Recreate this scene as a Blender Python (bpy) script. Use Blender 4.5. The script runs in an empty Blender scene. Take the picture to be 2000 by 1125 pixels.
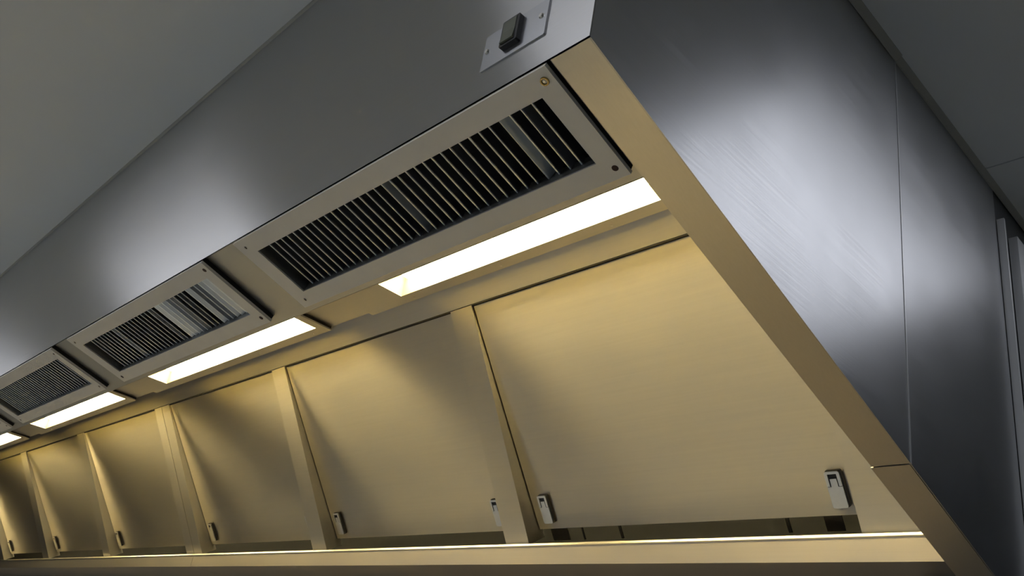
import bpy, bmesh, math, random
from mathutils import Vector, Matrix
random.seed(7)
S = bpy.context.scene
COL = S.collection
Z0 = 2.02                      # height of the hood's lower front corner above the floor
CEIL = 0.381                   # ceiling above that corner
AL = 0.284                     # slope of the hood's underside
CA, SA = math.cos(AL), math.sin(AL)

# ------------------------------------------------------------------ camera
R = ((0.68134490, 0.71332164, 0.16413826),
     (-0.19785297, 0.39537707, -0.89695662),
     (-0.70471507, 0.57866157, 0.41052095))      # rows: image right, image down, forward
F, PX, PY = 1667.46, 957.895, 645.197
cam_d = bpy.data.cameras.new('camera')
cam = bpy.data.objects.new('camera', cam_d)
COL.objects.link(cam)
cam.matrix_world = Matrix(((R[0][0], -R[1][0], -R[2][0], 0.34612),
                           (R[0][1], -R[1][1], -R[2][1], -0.32590),
                           (R[0][2], -R[1][2], -R[2][2], -0.45920 + Z0),
                           (0, 0, 0, 1)))
cam_d.sensor_fit = 'HORIZONTAL'
cam_d.sensor_width = 36
cam_d.lens = F / 2000 * 36
cam_d.shift_x = (1000 - PX) / 2000
cam_d.shift_y = (PY - 562.5) / 2000
cam_d.clip_start = 0.01
S.camera = cam

# ------------------------------------------------------------------ world, exposure
w = bpy.data.worlds.new('world'); S.world = w; w.use_nodes = True
w.node_tree.nodes['Background'].inputs[0].default_value = (0.5, 0.55, 0.6, 1)
w.node_tree.nodes['Background'].inputs[1].default_value = 0.02
S.view_settings.view_transform = 'Standard'
S.view_settings.look = 'None'
S.view_settings.gamma = 1
S.view_settings.exposure = 0.6
HOOD_LIGHT = ((1.0, 0.80, 0.41), 36.0)      # colour, strength of the hood's luminaires
ROOM_LIGHT = ((0.90, 0.92, 1.0), 2.5)      # colour of the room lamps, strength of the added fill panels

# ------------------------------------------------------------------ materials
def newmat(name):
    m = bpy.data.materials.new(name); m.use_nodes = True
    nt = m.node_tree
    return m, nt, nt.nodes['Principled BSDF']

def steel(name, base, rough, grain, aniso=0.0, tangent=None, metallic=1.0, grainamt=0.08, blotch=0.06, bump=0.02):
    """brushed sheet: grain is the scale of the brushing noise along x, y, z"""
    m, nt, b = newmat(name)
    N, L = nt.nodes, nt.links
    tc = N.new('ShaderNodeNewGeometry')
    mp = N.new('ShaderNodeMapping'); mp.inputs['Scale'].default_value = grain
    L.new(tc.outputs['Position'], mp.inputs['Vector'])
    n1 = N.new('ShaderNodeTexNoise'); n1.inputs['Scale'].default_value = 1.0; n1.inputs['Detail'].default_value = 3
    L.new(mp.outputs[0], n1.inputs['Vector'])
    n2 = N.new('ShaderNodeTexNoise'); n2.inputs['Scale'].default_value = 9.0; n2.inputs['Detail'].default_value = 4
    L.new(tc.outputs['Position'], n2.inputs['Vector'])
    r1 = N.new('ShaderNodeMapRange'); r1.inputs['To Min'].default_value = -grainamt; r1.inputs['To Max'].default_value = grainamt
    L.new(n1.outputs[0], r1.inputs['Value'])
    r2 = N.new('ShaderNodeMapRange'); r2.inputs['To Min'].default_value = rough - blotch; r2.inputs['To Max'].default_value = rough + blotch
    L.new(n2.outputs[0], r2.inputs['Value'])
    ad = N.new('ShaderNodeMath'); ad.operation = 'ADD'
    L.new(r1.outputs[0], ad.inputs[0]); L.new(r2.outputs[0], ad.inputs[1])
    L.new(ad.outputs[0], b.inputs['Roughness'])
    mx = N.new('ShaderNodeMix'); mx.data_type = 'RGBA'
    mx.inputs[6].default_value = (base[0] * .93, base[1] * .93, base[2] * .92, 1)
    mx.inputs[7].default_value = (base[0] * 1.05, base[1] * 1.05, base[2] * 1.05, 1)
    L.new(n1.outputs[0], mx.inputs[0]); L.new(mx.outputs[2], b.inputs['Base Color'])
    b.inputs['Metallic'].default_value = metallic
    if bump:
        bp = N.new('ShaderNodeBump'); bp.inputs['Strength'].default_value = bump; bp.inputs['Distance'].default_value = 0.002
        L.new(n1.outputs[0], bp.inputs['Height']); L.new(bp.outputs[0], b.inputs['Normal'])
    if aniso:
        b.inputs['Anisotropic'].default_value = aniso
        cx = N.new('ShaderNodeCombineXYZ')
        for i in range(3): cx.inputs[i].default_value = tangent[i]
        L.new(cx.outputs[0], b.inputs['Tangent'])
    return m

def plain(name, base, rough, metallic=0.0, noise=0.06, scale=20):
    m, nt, b = newmat(name)
    N, L = nt.nodes, nt.links
    tc = N.new('ShaderNodeNewGeometry')
    n2 = N.new('ShaderNodeTexNoise'); n2.inputs['Scale'].default_value = scale; n2.inputs['Detail'].default_value = 5
    L.new(tc.outputs['Position'], n2.inputs['Vector'])
    mx = N.new('ShaderNodeMix'); mx.data_type = 'RGBA'
    mx.inputs[6].default_value = tuple(c * (1 - noise) for c in base) + (1,)
    mx.inputs[7].default_value = tuple(min(1, c * (1 + noise)) for c in base) + (1,)
    L.new(n2.outputs[0], mx.inputs[0]); L.new(mx.outputs[2], b.inputs['Base Color'])
    b.inputs['Roughness'].default_value = rough
    b.inputs['Metallic'].default_value = metallic
    return m

def emitter(name, col, strength):
    m, nt, b = newmat(name)
    b.inputs['Base Color'].default_value = (.8, .8, .8, 1)
    b.inputs['Emission Color'].default_value = (*col, 1)
    b.inputs['Emission Strength'].default_value = strength
    return m

M = {}
M['front'] = steel('brushed_steel_front', (.56, .56, .56), .32, (6, 400, 700), .9, (0, 0, 1), blotch=.03, bump=0)
M['side'] = steel('brushed_steel_side', (.50, .51, .53), .36, (400, 6, 700), .3, (0, 0, 1))
M['flange'] = steel('brushed_steel_flange', (.62, .60, .57), .42, (600, 8, 400), .4, (1, 0, 0))
M['under'] = steel('dull_steel_underside', (.55, .54, .51), .48, (8, 300, 300))
M['cavity'] = steel('steel_cavity', (.62, .60, .56), .42, (8, 300, 300))
M['filter'] = steel('brushed_steel_filter', (.66, .64, .60), .42, (6, 300, 300), .95, (0, .585, -.811), blotch=.05)
M['frame'] = steel('steel_filter_frame', (.66, .64, .60), .44, (6, 300, 300), .9, (0, .53, -.85))
M['rail'] = steel('steel_gutter', (.54, .52, .49), .40, (6, 300, 500), .35, (0, 0, 1))
M['hem'] = steel('steel_gutter_hem', (.72, .70, .64), .30, (6, 300, 500))
M['grille'] = plain('satin_aluminium', (.86, .84, .79), .48, .1, .06, 30)
M['blade'] = plain('aluminium_blade', (.72, .76, .80), .30, 1.0, .05, 60)
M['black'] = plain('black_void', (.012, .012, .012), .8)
M['chrome'] = plain('polished_latch', (.78, .77, .74), .28, 1.0, .05, 300)
M['dark'] = plain('dark_plastic', (.012, .012, .013), .35)
M['rocker'] = plain('grey_rocker', (.16, .17, .13), .25)
M['brass'] = plain('brass_eyelet', (.45, .34, .14), .35, 1.0)
M['gap_shade'] = plain('black_gap_shade', (.012, .011, .010), .7)  # black colour standing in for shade in narrow gaps
M['core'] = plain('dark_aluminium_core', (.42, .43, .41), .5, 1.0, .05, 60)
M['screw'] = plain('screw_steel', (.7, .68, .62), .3, 1.0)
M['hole'] = plain('rusty_hole', (.05, .022, .015), .7)
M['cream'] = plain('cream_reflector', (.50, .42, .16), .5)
M['ceiling'] = plain('painted_ceiling', (.86, .89, .90), .65, 0, .03, 6)
M['bead'] = plain('sealant', (.52, .52, .47), .5)
M['wall'] = plain('wall_cladding', (.09, .09, .095), .5, 0, .05, 4)
M['cladding'] = plain('dark_cladding', (.10, .105, .11), .35, .5, .05, 4)
M['floor'] = plain('floor_vinyl', (.52, .57, .62), .6, 0, .1, 5)
M['splash'] = plain('splashback', (.50, .44, .36), .4, .2, .08, 8)
M['counter'] = steel('worktop_steel', (.40, .38, .35), .45, (6, 200, 200))
M['trim'] = plain('pale_trim', (.70, .71, .72), .35, .5)
M['lamp'] = emitter('hood_diffuser', *HOOD_LIGHT)
M['filllamp'] = emitter('fill_diffuser', *ROOM_LIGHT)  # only for the back row, added to raise the bounce light
M['sidelamp'] = emitter('side_diffuser', ROOM_LIGHT[0], 1.25)
M['striplamp'] = emitter('strip_diffuser', ROOM_LIGHT[0], 2.3)

# ------------------------------------------------------------------ mesh helpers
def B(): return bmesh.new()

def prism(bm, poly, c0, c1, fr=None):
    """extruded polygon; poly in (a, b), thickness from c0 to c1, fr maps (a,b,c) to space"""
    fr = fr or Matrix.Identity(4)
    v0 = [bm.verts.new(fr @ Vector((a, b, c0))) for a, b in poly]
    v1 = [bm.verts.new(fr @ Vector((a, b, c1))) for a, b in poly]
    n = len(poly)
    bm.faces.new(v0[::-1]); bm.faces.new(v1)
    for i in range(n):
        bm.faces.new((v0[i], v0[(i + 1) % n], v1[(i + 1) % n], v1[i]))

def box(bm, x0, x1, y0, y1, z0, z1, fr=None):
    prism(bm, [(x0, y0), (x1, y0), (x1, y1), (x0, y1)], z0, z1, fr)

def rrect(a0, a1, b0, b1, r, seg=4, corners=(1, 1, 1, 1)):
    pts = []
    for k, (cx, cy, s) in enumerate(((a1 - r, b0 + r, -90), (a1 - r, b1 - r, 0), (a0 + r, b1 - r, 90), (a0 + r, b0 + r, 180))):
        if corners[k]:
            for i in range(seg + 1):
                t = math.radians(s + 90 * i / seg)
                pts.append((cx + r * math.cos(t), cy + r * math.sin(t)))
        else:
            pts.append(((a1, b0), (a1, b1), (a0, b1), (a0, b0))[k])
    return pts

def ring(bm, outer, inner, c0, c1, fr=None):
    """rectangular frame between rectangles (a0,a1,b0,b1): one closed mitred ring"""
    fr = fr or Matrix.Identity(4)
    def q(r, c): return [bm.verts.new(fr @ Vector((a, b, c))) for a, b in ((r[0], r[2]), (r[1], r[2]), (r[1], r[3]), (r[0], r[3]))]
    o0, o1, i0, i1 = q(outer, c0), q(outer, c1), q(inner, c0), q(inner, c1)
    for i in range(4):
        j = (i + 1) % 4
        bm.faces.new((o0[i], i0[i], i0[j], o0[j]))
        bm.faces.new((o1[i], o1[j], i1[j], i1[i]))
        bm.faces.new((o0[i], o0[j], o1[j], o1[i]))
        bm.faces.new((i0[i], i1[i], i1[j], i0[j]))

def cyl(bm, p, axis, r, h, seg=16, r2=None):
    """cylinder or cone from p along axis"""
    axis = Vector(axis).normalized(); p = Vector(p)
    q = axis.to_track_quat('Z', 'Y').to_matrix()
    r2 = r if r2 is None else r2
    a = [bm.verts.new(p + q @ Vector((r * math.cos(t), r * math.sin(t), 0))) for t in [2 * math.pi * i / seg for i in range(seg)]]
    b = [bm.verts.new(p + axis * h + q @ Vector((r2 * math.cos(t), r2 * math.sin(t), 0))) for t in [2 * math.pi * i / seg for i in range(seg)]]
    bm.faces.new(a[::-1]); bm.faces.new(b)
    for i in range(seg):
        bm.faces.new((a[i], a[(i + 1) % seg], b[(i + 1) % seg], b[i]))

def obj(name, bm, mat, parent=None, bevel=0.0, seg=2):
    """link a mesh; coordinates are in the parent's space, or hood coordinates lifted by Z0 at top level"""
    if bevel:
        es = [e for e in bm.edges if len(e.link_faces) == 2 and e.calc_face_angle(0) > .5]
        bmesh.ops.bevel(bm, geom=es, offset=bevel, segments=seg, affect='EDGES', profile=.5, clamp_overlap=True)
    bmesh.ops.recalc_face_normals(bm, faces=bm.faces[:])
    if parent is None:
        bmesh.ops.translate(bm, verts=bm.verts[:], vec=(0, 0, Z0))
    me = bpy.data.meshes.new(name); bm.to_mesh(me); bm.free()
    me.materials.append(mat)
    o = bpy.data.objects.new(name, me); COL.objects.link(o)
    if parent is not None: o.parent = parent
    return o

def tag(o, label=None, cat=None, group=None, kind=None):
    if label: o['label'] = label
    if cat: o['category'] = cat
    if group: o['group'] = group
    if kind: o['kind'] = kind
    return o

def thing(name, loc, label, cat, group=None, rot=(0, 0, 0)):
    o = bpy.data.objects.new(name, None); COL.objects.link(o)
    o.empty_display_size = .05
    o.location = (loc[0], loc[1], loc[2] + Z0); o.rotation_euler = rot
    return tag(o, label, cat, group)

def copy_tree(root, dx, label):
    r = root.copy(); COL.objects.link(r); r.location.x += dx; r['label'] = label
    for ch in root.children:
        c = ch.copy(); COL.objects.link(c); c.parent = r
        for g in ch.children:
            d = g.copy(); COL.objects.link(d); d.parent = c
    return r

def struct(name, bm, mat, bevel=0.0):
    return tag(obj(name, bm, mat, None, bevel), kind='structure')

# ------------------------------------------------------------------ the room
XL, XR, YF, YB = -6.2, 3.2, -3.2, 3.6
ZF = -Z0
b = B()
box(b, XL, XR, YF, .814, CEIL, CEIL + .05)
box(b, XL, XR, .8165, YB, CEIL, CEIL + .05)
box(b, XL, XR, .80, .83, CEIL + .02, CEIL + .06)
struct('ceiling', b, M['ceiling'])
b = B(); box(b, XL, XR, YF, YB, ZF - .05, ZF); struct('floor', b, M['floor'])
b = B(); box(b, XL - .1, XL, YF, YB, ZF, CEIL + .05); struct('wall_left', b, M['wall'])
b = B(); box(b, XL, XR, YF - .1, YF, ZF, CEIL + .05); struct('wall_front', b, M['wall'])
b = B(); box(b, XR, XR + .1, YF, YB, ZF, CEIL + .05); struct('wall_right', b, M['cladding'])
b = B(); box(b, -.12, XR, YB, YB + .1, ZF, CEIL + .05); struct('wall_far', b, M['cladding'])
b = B(); box(b, XL, -.12, .865, .985, ZF, CEIL); struct('wall_back', b, M['splash'])
b = B(); box(b, -.12, -.001, .865, YB, ZF, CEIL); struct('wall_return', b, M['cladding'])
# sealant beads along the ceiling
b = B(); prism(b, [(0, 0), (.008, 0), (.008, -.0015), (.002, -.006), (0, -.006)], .532, YB, Matrix(((1, 0, 0, 0), (0, 0, 1, 0), (0, 1, 0, CEIL), (0, 0, 0, 1)))) 
prism(b, [(.0005, 0), (.0095, 0), (.0095, -.0015), (.002, -.006), (.0005, -.006)], -.004, .5315, Matrix(((1, 0, 0, 0), (0, 0, 1, 0), (0, 1, 0, CEIL), (0, 0, 0, 1))))
struct('trim_1', b, M['bead'])
b = B(); prism(b, [(0, 0), (-.004, 0), (-.003, -.002), (0, -.003)], -5.2, -.002, Matrix(((0, 0, 1, 0), (1, 0, 0, 0), (0, 1, 0, CEIL), (0, 0, 0, 1))))
struct('trim_2', b, M['bead'])
# two upright corner profiles on the cladding behind the hood
b = B(); box(b, .0, .010, .868, .873, -1.2, .325); box(b, 0, .004, .873, .893, -1.2, .322); struct('trim_3', b, M['trim'], .001)
b = B(); box(b, .0, .012, .915, .945, -1.2, .318); struct('trim_4', b, M['trim'], .0015)

# ------------------------------------------------------------------ room lamps (strips and side panel seen as reflections; back row added for bounce)
def room_lamp(x, y, sx, sy, label, mat='filllamp'):
    t = thing('ceiling_light', (x, y, CEIL), label, 'ceiling light')
    b = B(); ring(b, (-sx / 2 - .02, sx / 2 + .02, -sy / 2 - .02, sy / 2 + .02), (-sx / 2, sx / 2, -sy / 2, sy / 2), -.008, -.0005)
    obj('lamp_frame', b, M['bead'], t)
    b = B(); box(b, -sx / 2, sx / 2, -sy / 2, sy / 2, -.006, -.001); obj('diffuser', b, M[mat], t)
room_lamp(-1.65, -.40, .72, .16, 'ceiling light strip out in front of the third supply grille', 'striplamp')
room_lamp(-3.30, -.40, .60, .16, 'ceiling light strip further along the hood, in front of its far end', 'striplamp')
room_lamp(-.08, -.42, .72, .16, 'ceiling light strip above the camera, before the hood\'s corner', 'striplamp')
room_lamp(.37, .84, .38, .66, 'square ceiling light panel facing the hood\'s plain steel side', 'sidelamp')
room_lamp(-4.9, -2.3, 1.2, .60, 'added unseen fill light panel in the far left corner of the room')
room_lamp(-3.2, -2.3, 1.2, .60, 'long ceiling light panel by the wall, opposite the hood\'s far end')
room_lamp(-1.5, -2.3, 1.2, .60, 'added unseen fill light panel by the wall, opposite the second supply grille')
room_lamp(.2, -2.3, 1.2, .60, 'added unseen fill light panel by the wall behind the camera')

# ------------------------------------------------------------------ the extraction hood itself
XE = -5.2                       # far end of the hood
FW = .040                       # width of the end panel
YS = .532                       # joint in the end panel
hood = thing('extraction_hood', (0, 0, 0), 'long grey brushed steel kitchen extraction hood hung under the ceiling', 'extraction hood')
G = Matrix(((1, 0, 0, 0), (0, CA, SA, 0), (0, -SA, CA, 0), (0, 0, 0, 1)))   # (x, v along the slope, w up) -> hood space

b = B(); box(b, XE, 0, 0, .0012, 0, CEIL - .0005); obj('front_panel', b, M['front'], hood, .0005)
def side_poly(y0, y1):
    return [(y0, -y0 * SA / CA), (y1, -y1 * SA / CA), (y1, CEIL - .0005), (y0, CEIL - .0005)]
SID = Matrix(((0, 0, 1, 0), (1, 0, 0, 0), (0, 1, 0, 0), (0, 0, 0, 1)))       # (y, z, x)
b = B(); prism(b, side_poly(.0014, YS - .0007), -.0012, 0, SID); obj('side_panel', b, M['side'], hood, .0004)
b = B(); prism(b, side_poly(YS + .0007, .864), -.0012, 0, SID); obj('side_panel', b, M['side'], hood, .0004)
b = B(); prism(b, [(YS - .0013, -YS * SA / CA + .001), (YS + .0013, -YS * SA / CA), (YS + .0013, CEIL - .006), (YS - .0013, CEIL - .006)], -.002, .0006, SID); obj('joint_strip', b, M['trim'], hood, .0004)
# bottom flange of the end panel and its inner skin
b = B(); box(b, -FW, -.0013, .0015, YS / CA - .0006, 0, .0012, G); obj('end_flange', b, M['flange'], hood, .0004)
b = B(); box(b, -FW - .001, -.0013, YS / CA + .0006, .864 / CA - .004, -.0008, .0006, G); obj('end_flange', b, M['flange'], hood, .0004)
b = B(); prism(b, [(.0015, .0015), (.863, -.863 * SA / CA + .0015), (.863, .37), (.0015, .37)], -FW, -FW + .0012, SID); obj('inner_skin', b, M['cavity'], hood)
# base sheet round the supply grilles (recessed 6 mm)
GR, GW, GP = -.0446, .508, .593
NG = 4
WB = .007
PB = .132                      # far edge of the supply plenum along the slope
b = B()
box(b, XE, -FW - .0005, .0018, .022, WB, WB + .0012, G)
box(b, XE, -FW - .0005, .098, PB, WB, WB + .0012, G)
xr = -FW - .0005
for i in range(NG):
    a = GR - i * GP - .020
    box(b, a, xr, .022, .098, WB, WB + .0012, G)
    xr = a - GW + .04
box(b, XE, xr, .022, .098, WB, WB + .0012, G)
obj('supply_plenum_base', b, M['under'], hood)
yb, zb = PB * CA + WB * SA, -PB * SA + WB * CA
# ceiling of the extract cavity, with cut-outs for the luminaires
ZC, YT = .2230, .497
LR, LW, LP, NL = -.1110, .748, 1.0407, 4
LY0, LY1 = .3765, .4400
YH = .4640                      # where the cavity ceiling folds up towards the filters
b = B(); box(b, XE, -FW - .0005, yb - .0012, yb, zb, ZC + .001); obj('supply_plenum_back', b, M['cavity'], hood)
b = B()
box(b, XE, -FW - .0005, yb, LY0 - .008, ZC, ZC + .0012)
box(b, XE, -FW - .0005, LY1 + .008, YH, ZC, ZC + .0012)
xr = -FW - .0005
for i in range(NL):
    a = LR - i * LP + .006
    box(b, a, xr, LY0 - .008, LY1 + .008, ZC, ZC + .0012)
    xr = a - LW - .012
box(b, XE, xr, LY0 - .008, LY1 + .008, ZC, ZC + .0012)
obj('cavity_ceiling', b, M['cavity'], hood)
# header band above the filters
ZT = .189
b = B(); prism(b, [(YH, ZC), (YT, ZT + .0012), (YT + .0012, ZT + .0016), (YT + .0012, ZT + .003), (YH, ZC + .0012)], XE, -FW - .0005, Matrix(((0, 0, 1, 0), (1, 0, 0, 0), (0, 1, 0, 0), (0, 0, 0, 1))))
obj('header_band', b, M['frame'], hood, .0003)
b = B(); box(b, XE, -FW - .0005, YT + .0018, YT + .018, ZT - .0008, ZT + .0022); obj('header_gap_shade', b, M['gap_shade'], hood)  # black strip painted in as the shade of the gap above the filters
# sloping frame: uprights between the filter panels
DY, DZ = .72, -.171
dl = math.hypot(DY - YT, DZ - ZT)
eu = Vector((0, (YT - DY) / dl, (ZT - DZ) / dl))          # up along the frame
en = Vector((0, -eu.z, eu.y))                             # out of the frame, towards the room
FR = Matrix(((1, 0, 0, 0), (0, eu.y, en.y, DY), (0, eu.z, en.z, DZ), (0, 0, 0, 1)))   # (x, up, out)
DR = [-.7215, -1.3616, -1.995, -2.688, -3.341, -3.966, -4.61]
DW = [.0564, .058, .0986, .0636, .070, .065, .065]
def upright(x0, x1):
    b = B()
    box(b, x0, x1, -.004, dl - .001, -.0012, 0, FR)
    box(b, x0, x0 + .0012, -.004, dl - .001, -.042, -.0012, FR)
    box(b, x1 - .0012, x1, -.004, dl - .001, -.042, -.0012, FR)
    obj('filter_upright', b, M['frame'], hood, .0004)
upright(-.1387, -FW - .0005)
for r, wd in zip(DR, DW):
    if r == -1.995:             # the double upright where two hood sections meet
        upright(r - wd, r - wd * .52); upright(r - wd * .50, r)
    else:
        upright(r - wd, r)
# grease gutter along the bottom, in two lengths
GX = DR[2] - DW[2] * .40
for x0, x1 in ((GX + .0008, -FW - .0005), (XE, GX - .0008)):
    b = B()
    box(b, x0, x1, .7165, .7177, -.2085, -.1775)
    box(b, x0, x1, .7165, .8640, -.2097, -.2085)
    box(b, x0, x1, .7165, .7260, -.1777, -.1765)
    g = obj('grease_gutter', b, M['rail'], hood, .0004)
    b = B()
    prism(b, [(.7195, -.1730), (.7150, -.1752), (.7140, -.1785), (.7152, -.1797), (.7170, -.1790), (.7210, -.1745)], x0, x1, Matrix(((0, 0, 1, 0), (1, 0, 0, 0), (0, 1, 0, 0), (0, 0, 0, 1))))
    obj('gutter_hem', b, M['hem'], g, .0006)
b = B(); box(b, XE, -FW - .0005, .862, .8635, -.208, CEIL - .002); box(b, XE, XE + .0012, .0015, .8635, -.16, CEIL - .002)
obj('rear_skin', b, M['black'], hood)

# ------------------------------------------------------------------ supply-air grilles
NB, BP = 35, .01296
def grille_parts(t):
    # local: x from the right end (negative), y along the slope, z up into the hood
    b = B()
    o = (-GW, 0, .0016, .1180); i = (-GW + .0264, -.0212, .0236, .0965)
    ring(b, o, i, -.0036, -.0018)
    ring(b, o, (o[0] + .0012, o[1] - .0012, o[2] + .0012, o[3] - .0012), -.0018, .0004)
    fr = obj('grille_frame', b, M['grille'], t, .0009)
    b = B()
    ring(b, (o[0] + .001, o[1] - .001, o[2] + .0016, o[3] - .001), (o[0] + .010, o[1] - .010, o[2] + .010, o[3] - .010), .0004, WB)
    obj('gap_shade', b, M['gap_shade'], t)  # black ring imitating the shadow gap beside the proud frame
    b = B()
    ring(b, (i[0] - .0012, i[1] + .0012, i[2] - .0012, i[3] + .0012), i, -.0014, .014)
    obj('grille_core', b, M['core'], t)
    b = B()
    j = (i[0] - .0014, i[1] + .0014, i[2] - .0014, i[3] + .0014)
    ring(b, j, (j[0] + .0008, j[1] - .0008, j[2] + .0008, j[3] - .0008), .014, .060)
    box(b, j[0], j[1], j[2], j[3], .058, .060)
    obj('duct_spigot', b, M['black'], t)
    return fr
def blade_mesh():
    b = B()
    prof = [(-.0011, .0012), (-.0007, .0002), (0, 0), (.0007, .0002), (.0011, .0012), (.0009, .006), (.0004, .0165), (-.0004, .0165), (-.0009, .006)]
    prism(b, prof, .0252, .0960, Matrix(((1, 0, 0, 0), (0, 0, 1, 0), (0, 1, 0, 0), (0, 0, 0, 1))))
    bmesh.ops.recalc_face_normals(b, faces=b.faces[:])
    me = bpy.data.meshes.new('blade'); b.to_mesh(me); b.free(); me.materials.append(M['blade'])
    return me
BM_ = blade_mesh()
def screw_at(t, x, y, kind):
    b = B()
    if kind == 'eyelet':
        seg = 18
        vo = []
        for k in range(seg):
            a = 2 * math.pi * k / seg
            for r_, z_ in ((.0040, -.0035), (.0037, -.0049), (.0025, -.0049), (.0022, -.0035)):
                vo.append(b.verts.new((x + r_ * math.cos(a), y + r_ * math.sin(a), z_)))
        for k in range(seg):
            for q in range(4):
                k2, q2 = (k + 1) % seg, (q + 1) % 4
                b.faces.new((vo[k * 4 + q], vo[k2 * 4 + q], vo[k2 * 4 + q2], vo[k * 4 + q2]))
        s = obj('screw_eyelet', b, M['brass'], t)
        b = B(); cyl(b, (x - .0006, y, -.0035), (0, 0, -1), .0014, .0006, 12); obj('screw', b, M['screw'], s)
    elif kind == 'hole':
        cyl(b, (x, y, -.0034), (0, 0, -1), .0031, .0005, 16, .0029); obj('screw_hole', b, M['hole'], t)
    else:
        cyl(b, (x, y, -.0035), (0, 0, -1), .0024, .0012, 14, .0016)
        s = obj('screw', b, M['screw'], t)
        b = B(); box(b, x + .0010, x + .0018, y - .0016, y + .0016, -.0049, -.0042); obj('slot', b, M['hole'], s)
tilts = [{2: 14, 4: 30, 17: 20, 9: 5, 28: 4},
         {0: 60, 1: 56, 2: 52, 3: 44, 4: 30, 5: 26, 6: 46, 7: 3, 8: 8, 9: 6, 10: 22, 11: 30, 12: 42, 13: 46, 14: 56, 15: 4, 16: 12, 27: 18},
         {}, {}]
screws = [('eyelet', 'hole', 'slot', 'slot'), ('hole', 'hole', 'slot', 'hole'), ('slot', 'slot', 'slot', 'slot'), ('hole', 'slot', 'slot', 'slot')]
labels = ['long steel supply air grille nearest the switch, its blades standing open',
          'steel supply air grille second from the hood\'s corner, several blades turned shut',
          'steel supply air grille third from the hood\'s corner, with fine evenly set blades',
          'last steel supply air grille at the far left, cut off by the picture\'s edge']
base_tilt = [0, 2, 2, 3]
for i in range(NG):
    t = thing('supply_air_grille', (GR - i * GP, 0, 0), labels[i], 'air grille', 'supply air grilles along the hood\'s front underside', (-AL, 0, 0))
    if i == 0:
        grille_parts(t)
        proto = list(t.children)
    else:
        for ch in proto:
            c = ch.copy(); COL.objects.link(c); c.parent = t
    for k in range(NB):
        o = bpy.data.objects.new('blade', BM_); COL.objects.link(o); o.parent = t
        o.location = (-.0265 - k * BP, 0, .0045)
        ang = tilts[i].get(k, base_tilt[i] + random.uniform(-2.5, 2.5))
        if k in tilts[i]: ang += random.uniform(-2, 2)
        o.rotation_euler = (0, math.radians(ang), 0)
    for (x, y), kd in zip(((-.0090, .0125), (-.0088, .1071), (-.494, .0129), (-.493, .1073)), screws[i]):
        screw_at(t, x, y, kd)

# ------------------------------------------------------------------ luminaires in the cavity ceiling
llabels = ['bright hood light strip nearest the camera, above the first filter panel',
           'bright hood light strip second from the camera, in the middle of the row',
           'bright hood light strip third from the camera, near the left edge',
           'bright hood light strip farthest from the camera, cut off by the left edge']
def make_light():
    t = thing('hood_light', (LR, LY1, ZC), llabels[0], 'light fixture', 'hood lights along the cavity ceiling')
    b = B()
    y0, y1 = -.110, YH - LY1 - .0005
    ring(b, (-LW - .1202, .0243, y0, y1), (-LW, 0, LY0 - LY1, 0), -.0090, -.0078)
    ring(b, (-LW - .1202, .0243, y0, y1), (-LW - .1190, .0231, y0 + .0012, y1 - .0012), -.0078, -.0060)
    obj('access_panel', b, M['cavity'], t, .0004)
    b = B(); ring(b, (-LW - .1190, .0231, y0 + .001, y1 - .001), (-LW - .112, .0161, y0 + .008, y1 - .008), -.0060, -.0003); obj('gap_shade', b, M['gap_shade'], t)  # black ring imitating the shade at the access panel's edge
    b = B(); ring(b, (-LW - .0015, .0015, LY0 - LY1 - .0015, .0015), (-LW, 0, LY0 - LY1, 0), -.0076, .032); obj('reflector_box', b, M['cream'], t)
    b = B(); box(b, -LW + .012, -.002, LY0 - LY1 + .002, -.002, .024, .030); obj('diffuser', b, M['lamp'], t)
    for x in (-.0306, -.2649, -.4986, -.7278):
        b = B(); cyl(b, (x, .0156, -.0089), (0, 0, -1), .0024, .0012, 14, .0017); obj('screw', b, M['screw'], t)
    return t
lt = make_light()
for i in range(1, NL):
    copy_tree(lt, -i * LP, llabels[i])

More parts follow.
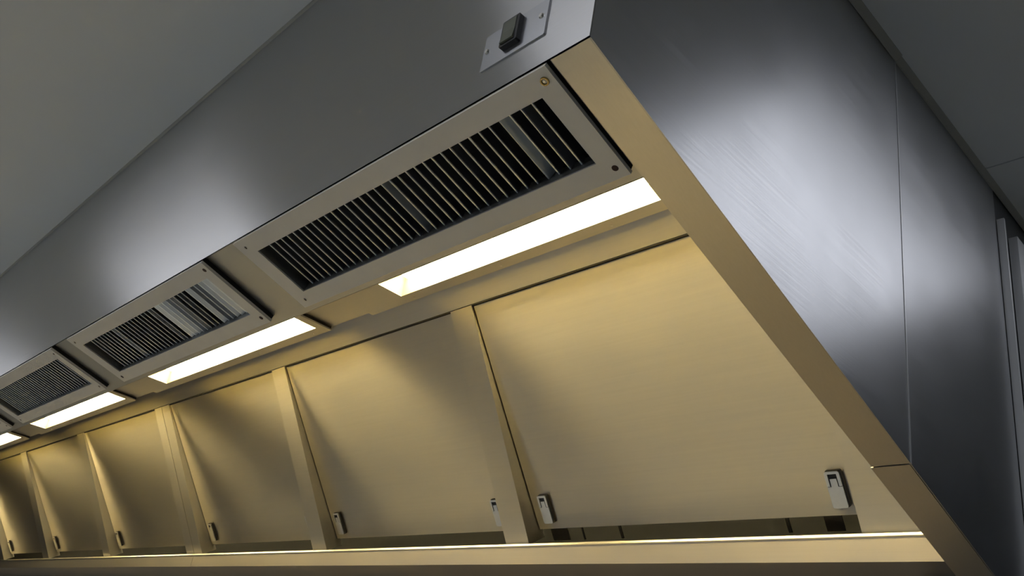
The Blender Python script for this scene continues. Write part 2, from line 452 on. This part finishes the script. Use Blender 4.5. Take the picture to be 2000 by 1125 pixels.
# ------------------------------------------------------------------ filter panels with latches
PT, PBt = Vector((0, .5024, .1880)), Vector((0, .741, -.143))
pl = (PT - PBt).length
pu = (PT - PBt) / pl
pn = Vector((0, -pu.z, pu.y))
flabels = ['largest steel filter panel at the right, nearest the hood\'s open side',
           'steel filter panel second from the right, one latch half hidden by an upright',
           'steel filter panel third from the right, below the second light strip',
           'steel filter panel fourth from the right, darker towards its foot',
           'steel filter panel fifth from the right, the second one left of the double upright',
           'steel filter panel sixth from the right, bright yellow near the left edge',
           'last steel filter panel at the far left edge of the picture']
def latch(t, a, fr):
    """compression latch; a = left edge on the panel"""
    a1, b0, b1 = a + .0205, .0115, .0612
    b = B(); prism(b, rrect(a + .0006, a1 + .0018, b0 + .0002, b1 + .0012, .003), .0002, .0045, fr)
    base = obj('latch', b, M['dark'], t)
    base['label'] = 'black latch base under the polished lever'
    bm = b1 - .0200
    b = B()
    poly = rrect(a, a1, bm, b1, .0030, 4, (0, 1, 1, 0))
    inner = [(a1 - .0042, bm), (a1 - .0042, b1 - .0036), (a + .0042, b1 - .0036), (a + .0042, bm)]
    # inverted U: outer outline then back along the inside
    prism(b, [(a1, bm)] + poly[1:-1] + [(a, bm), inner[3], inner[2], inner[1], inner[0]], .0045, .0072, fr)
    obj('latch_bow', b, M['chrome'], base, .0004)
    b = B()
    low = rrect(a, a1, b0, bm - .0008, .0030, 4, (1, 0, 0, 1))
    m = (a + a1) / 2
    k = low.index((a1, bm - .0008))
    poly = low[:k + 1] + [(m + .0046, bm - .0008), (m + .0044, b1 - .0100), (m - .0044, b1 - .0100), (m - .0046, bm - .0008)] + low[k + 1:]
    prism(b, poly, .0045, .0068, fr)
    obj('latch_lever', b, M['chrome'], base, .0004)
for i in range(7):
    xr = -.1387 if i == 0 else DR[i - 1] - DW[i - 1]
    xl = DR[i]
    xr -= .0008; xl += .0018
    wd = xr - xl
    t = thing('filter_panel', (xl, PBt.y, PBt.z), flabels[i], 'filter panel', 'lift-out filter panels under the hood')
    fr = Matrix(((1, 0, 0, 0), (0, pu.y, pn.y, 0), (0, pu.z, pn.z, 0), (0, 0, 0, 1)))
    b = B()
    box(b, 0, wd, 0, pl, -.0012, 0, fr)
    box(b, 0, wd, 0, .0012, -.007, -.0012, fr)
    box(b, 0, wd, pl - .0012, pl, -.016, -.0012, fr)
    box(b, 0, .0012, .0012, pl - .0012, -.022, -.0012, fr)
    box(b, wd - .0012, wd, .0012, pl - .0012, -.022, -.0012, fr)
    obj('filter_plate', b, M['filter'], t, .0005)
    latch(t, .0215, fr)
    latch(t, wd - .0395, fr)
    if i == 0:
        for x0, x1 in ((-.206, -.181), (-.262, -.257), (-.556, -.551), (-.636, -.633), (-.706, -.668)):
            b = B(); box(b, x0 - xl, x1 - xl, -.026, -.0002, -.014, -.012, fr); obj('retaining_tab', b, M['dark'], t)

# ------------------------------------------------------------------ switch on the front panel
sw = thing('rocker_switch', (-.0875, 0, .0495), 'small dark rocker switch on a screwed steel plate at the hood\'s corner', 'switch')
XF = Matrix(((1, 0, 0, 0), (0, 0, -1, 0), (0, 1, 0, 0), (0, 0, 0, 1)))      # (x, z, out towards the room)
b = B(); prism(b, rrect(-.0373, .0373, -.0195, .0195, .0012), .0, .0016, XF); obj('switch_plate', b, M['side'], sw, .0005)
b = B(); prism(b, rrect(-.0110, .0092, -.0115, .0165, .0015), .0016, .0066, XF)
bz = obj('switch_bezel', b, M['dark'], sw, .0010)
b = B()
pr = [(-.0085, .0060), (.0145, .0060), (.0145, .0072), (.0030, .0070), (-.0085, .0084)]
prism(b, pr, -.0092, .0058, Matrix(((0, 0, 1, 0), (0, -1, 0, 0), (1, 0, 0, 0), (0, 0, 0, 1))))
obj('rocker', b, M['rocker'], sw, .0006)
for x, z in ((-.0325, .0007), (.0308, .0030)):
    b = B(); cyl(b, (x, -.0016, z), (0, -1, 0), .0026, .0016, 18, .0019); s = obj('screw', b, M['screw'], sw)

# ------------------------------------------------------------------ louvre vent on the cladding behind
v = thing('louvre_vent', (0, .985, .20), 'dark louvred vent in the cladding at the right edge of the picture', 'vent')
b = B(); ring(b, (.0, .30, -.16, .14), (.012, .288, -.148, .128), 0, .003, SID); box(b, .012, .288, -.148, .128, .0, .0004, SID); obj('vent_plate', b, M['cladding'], v)
for k in range(16):
    z = -.142 + k * .0172
    b = B(); prism(b, [(.0006, z), (.0016, z), (.008, z + .010), (.007, z + .010)], .013, .287, Matrix(((1, 0, 0, 0), (0, 0, 1, 0), (0, 1, 0, 0), (0, 0, 0, 1))))
    obj('slat', b, M['dark'], v)

# ------------------------------------------------------------------ worktop under the hood (below the frame; it carries the light back up)
wt = thing('worktop', (-1.35, .50, ZF), 'steel worktop standing against the wall under the hood', 'worktop')
b = B(); box(b, -1.25, 1.25, -.36, .36, .86, .90); obj('top', b, M['counter'], wt, .002)
b = B(); box(b, -1.25, 1.25, -.34, .36, 0, .859); obj('body', b, M['counter'], wt)
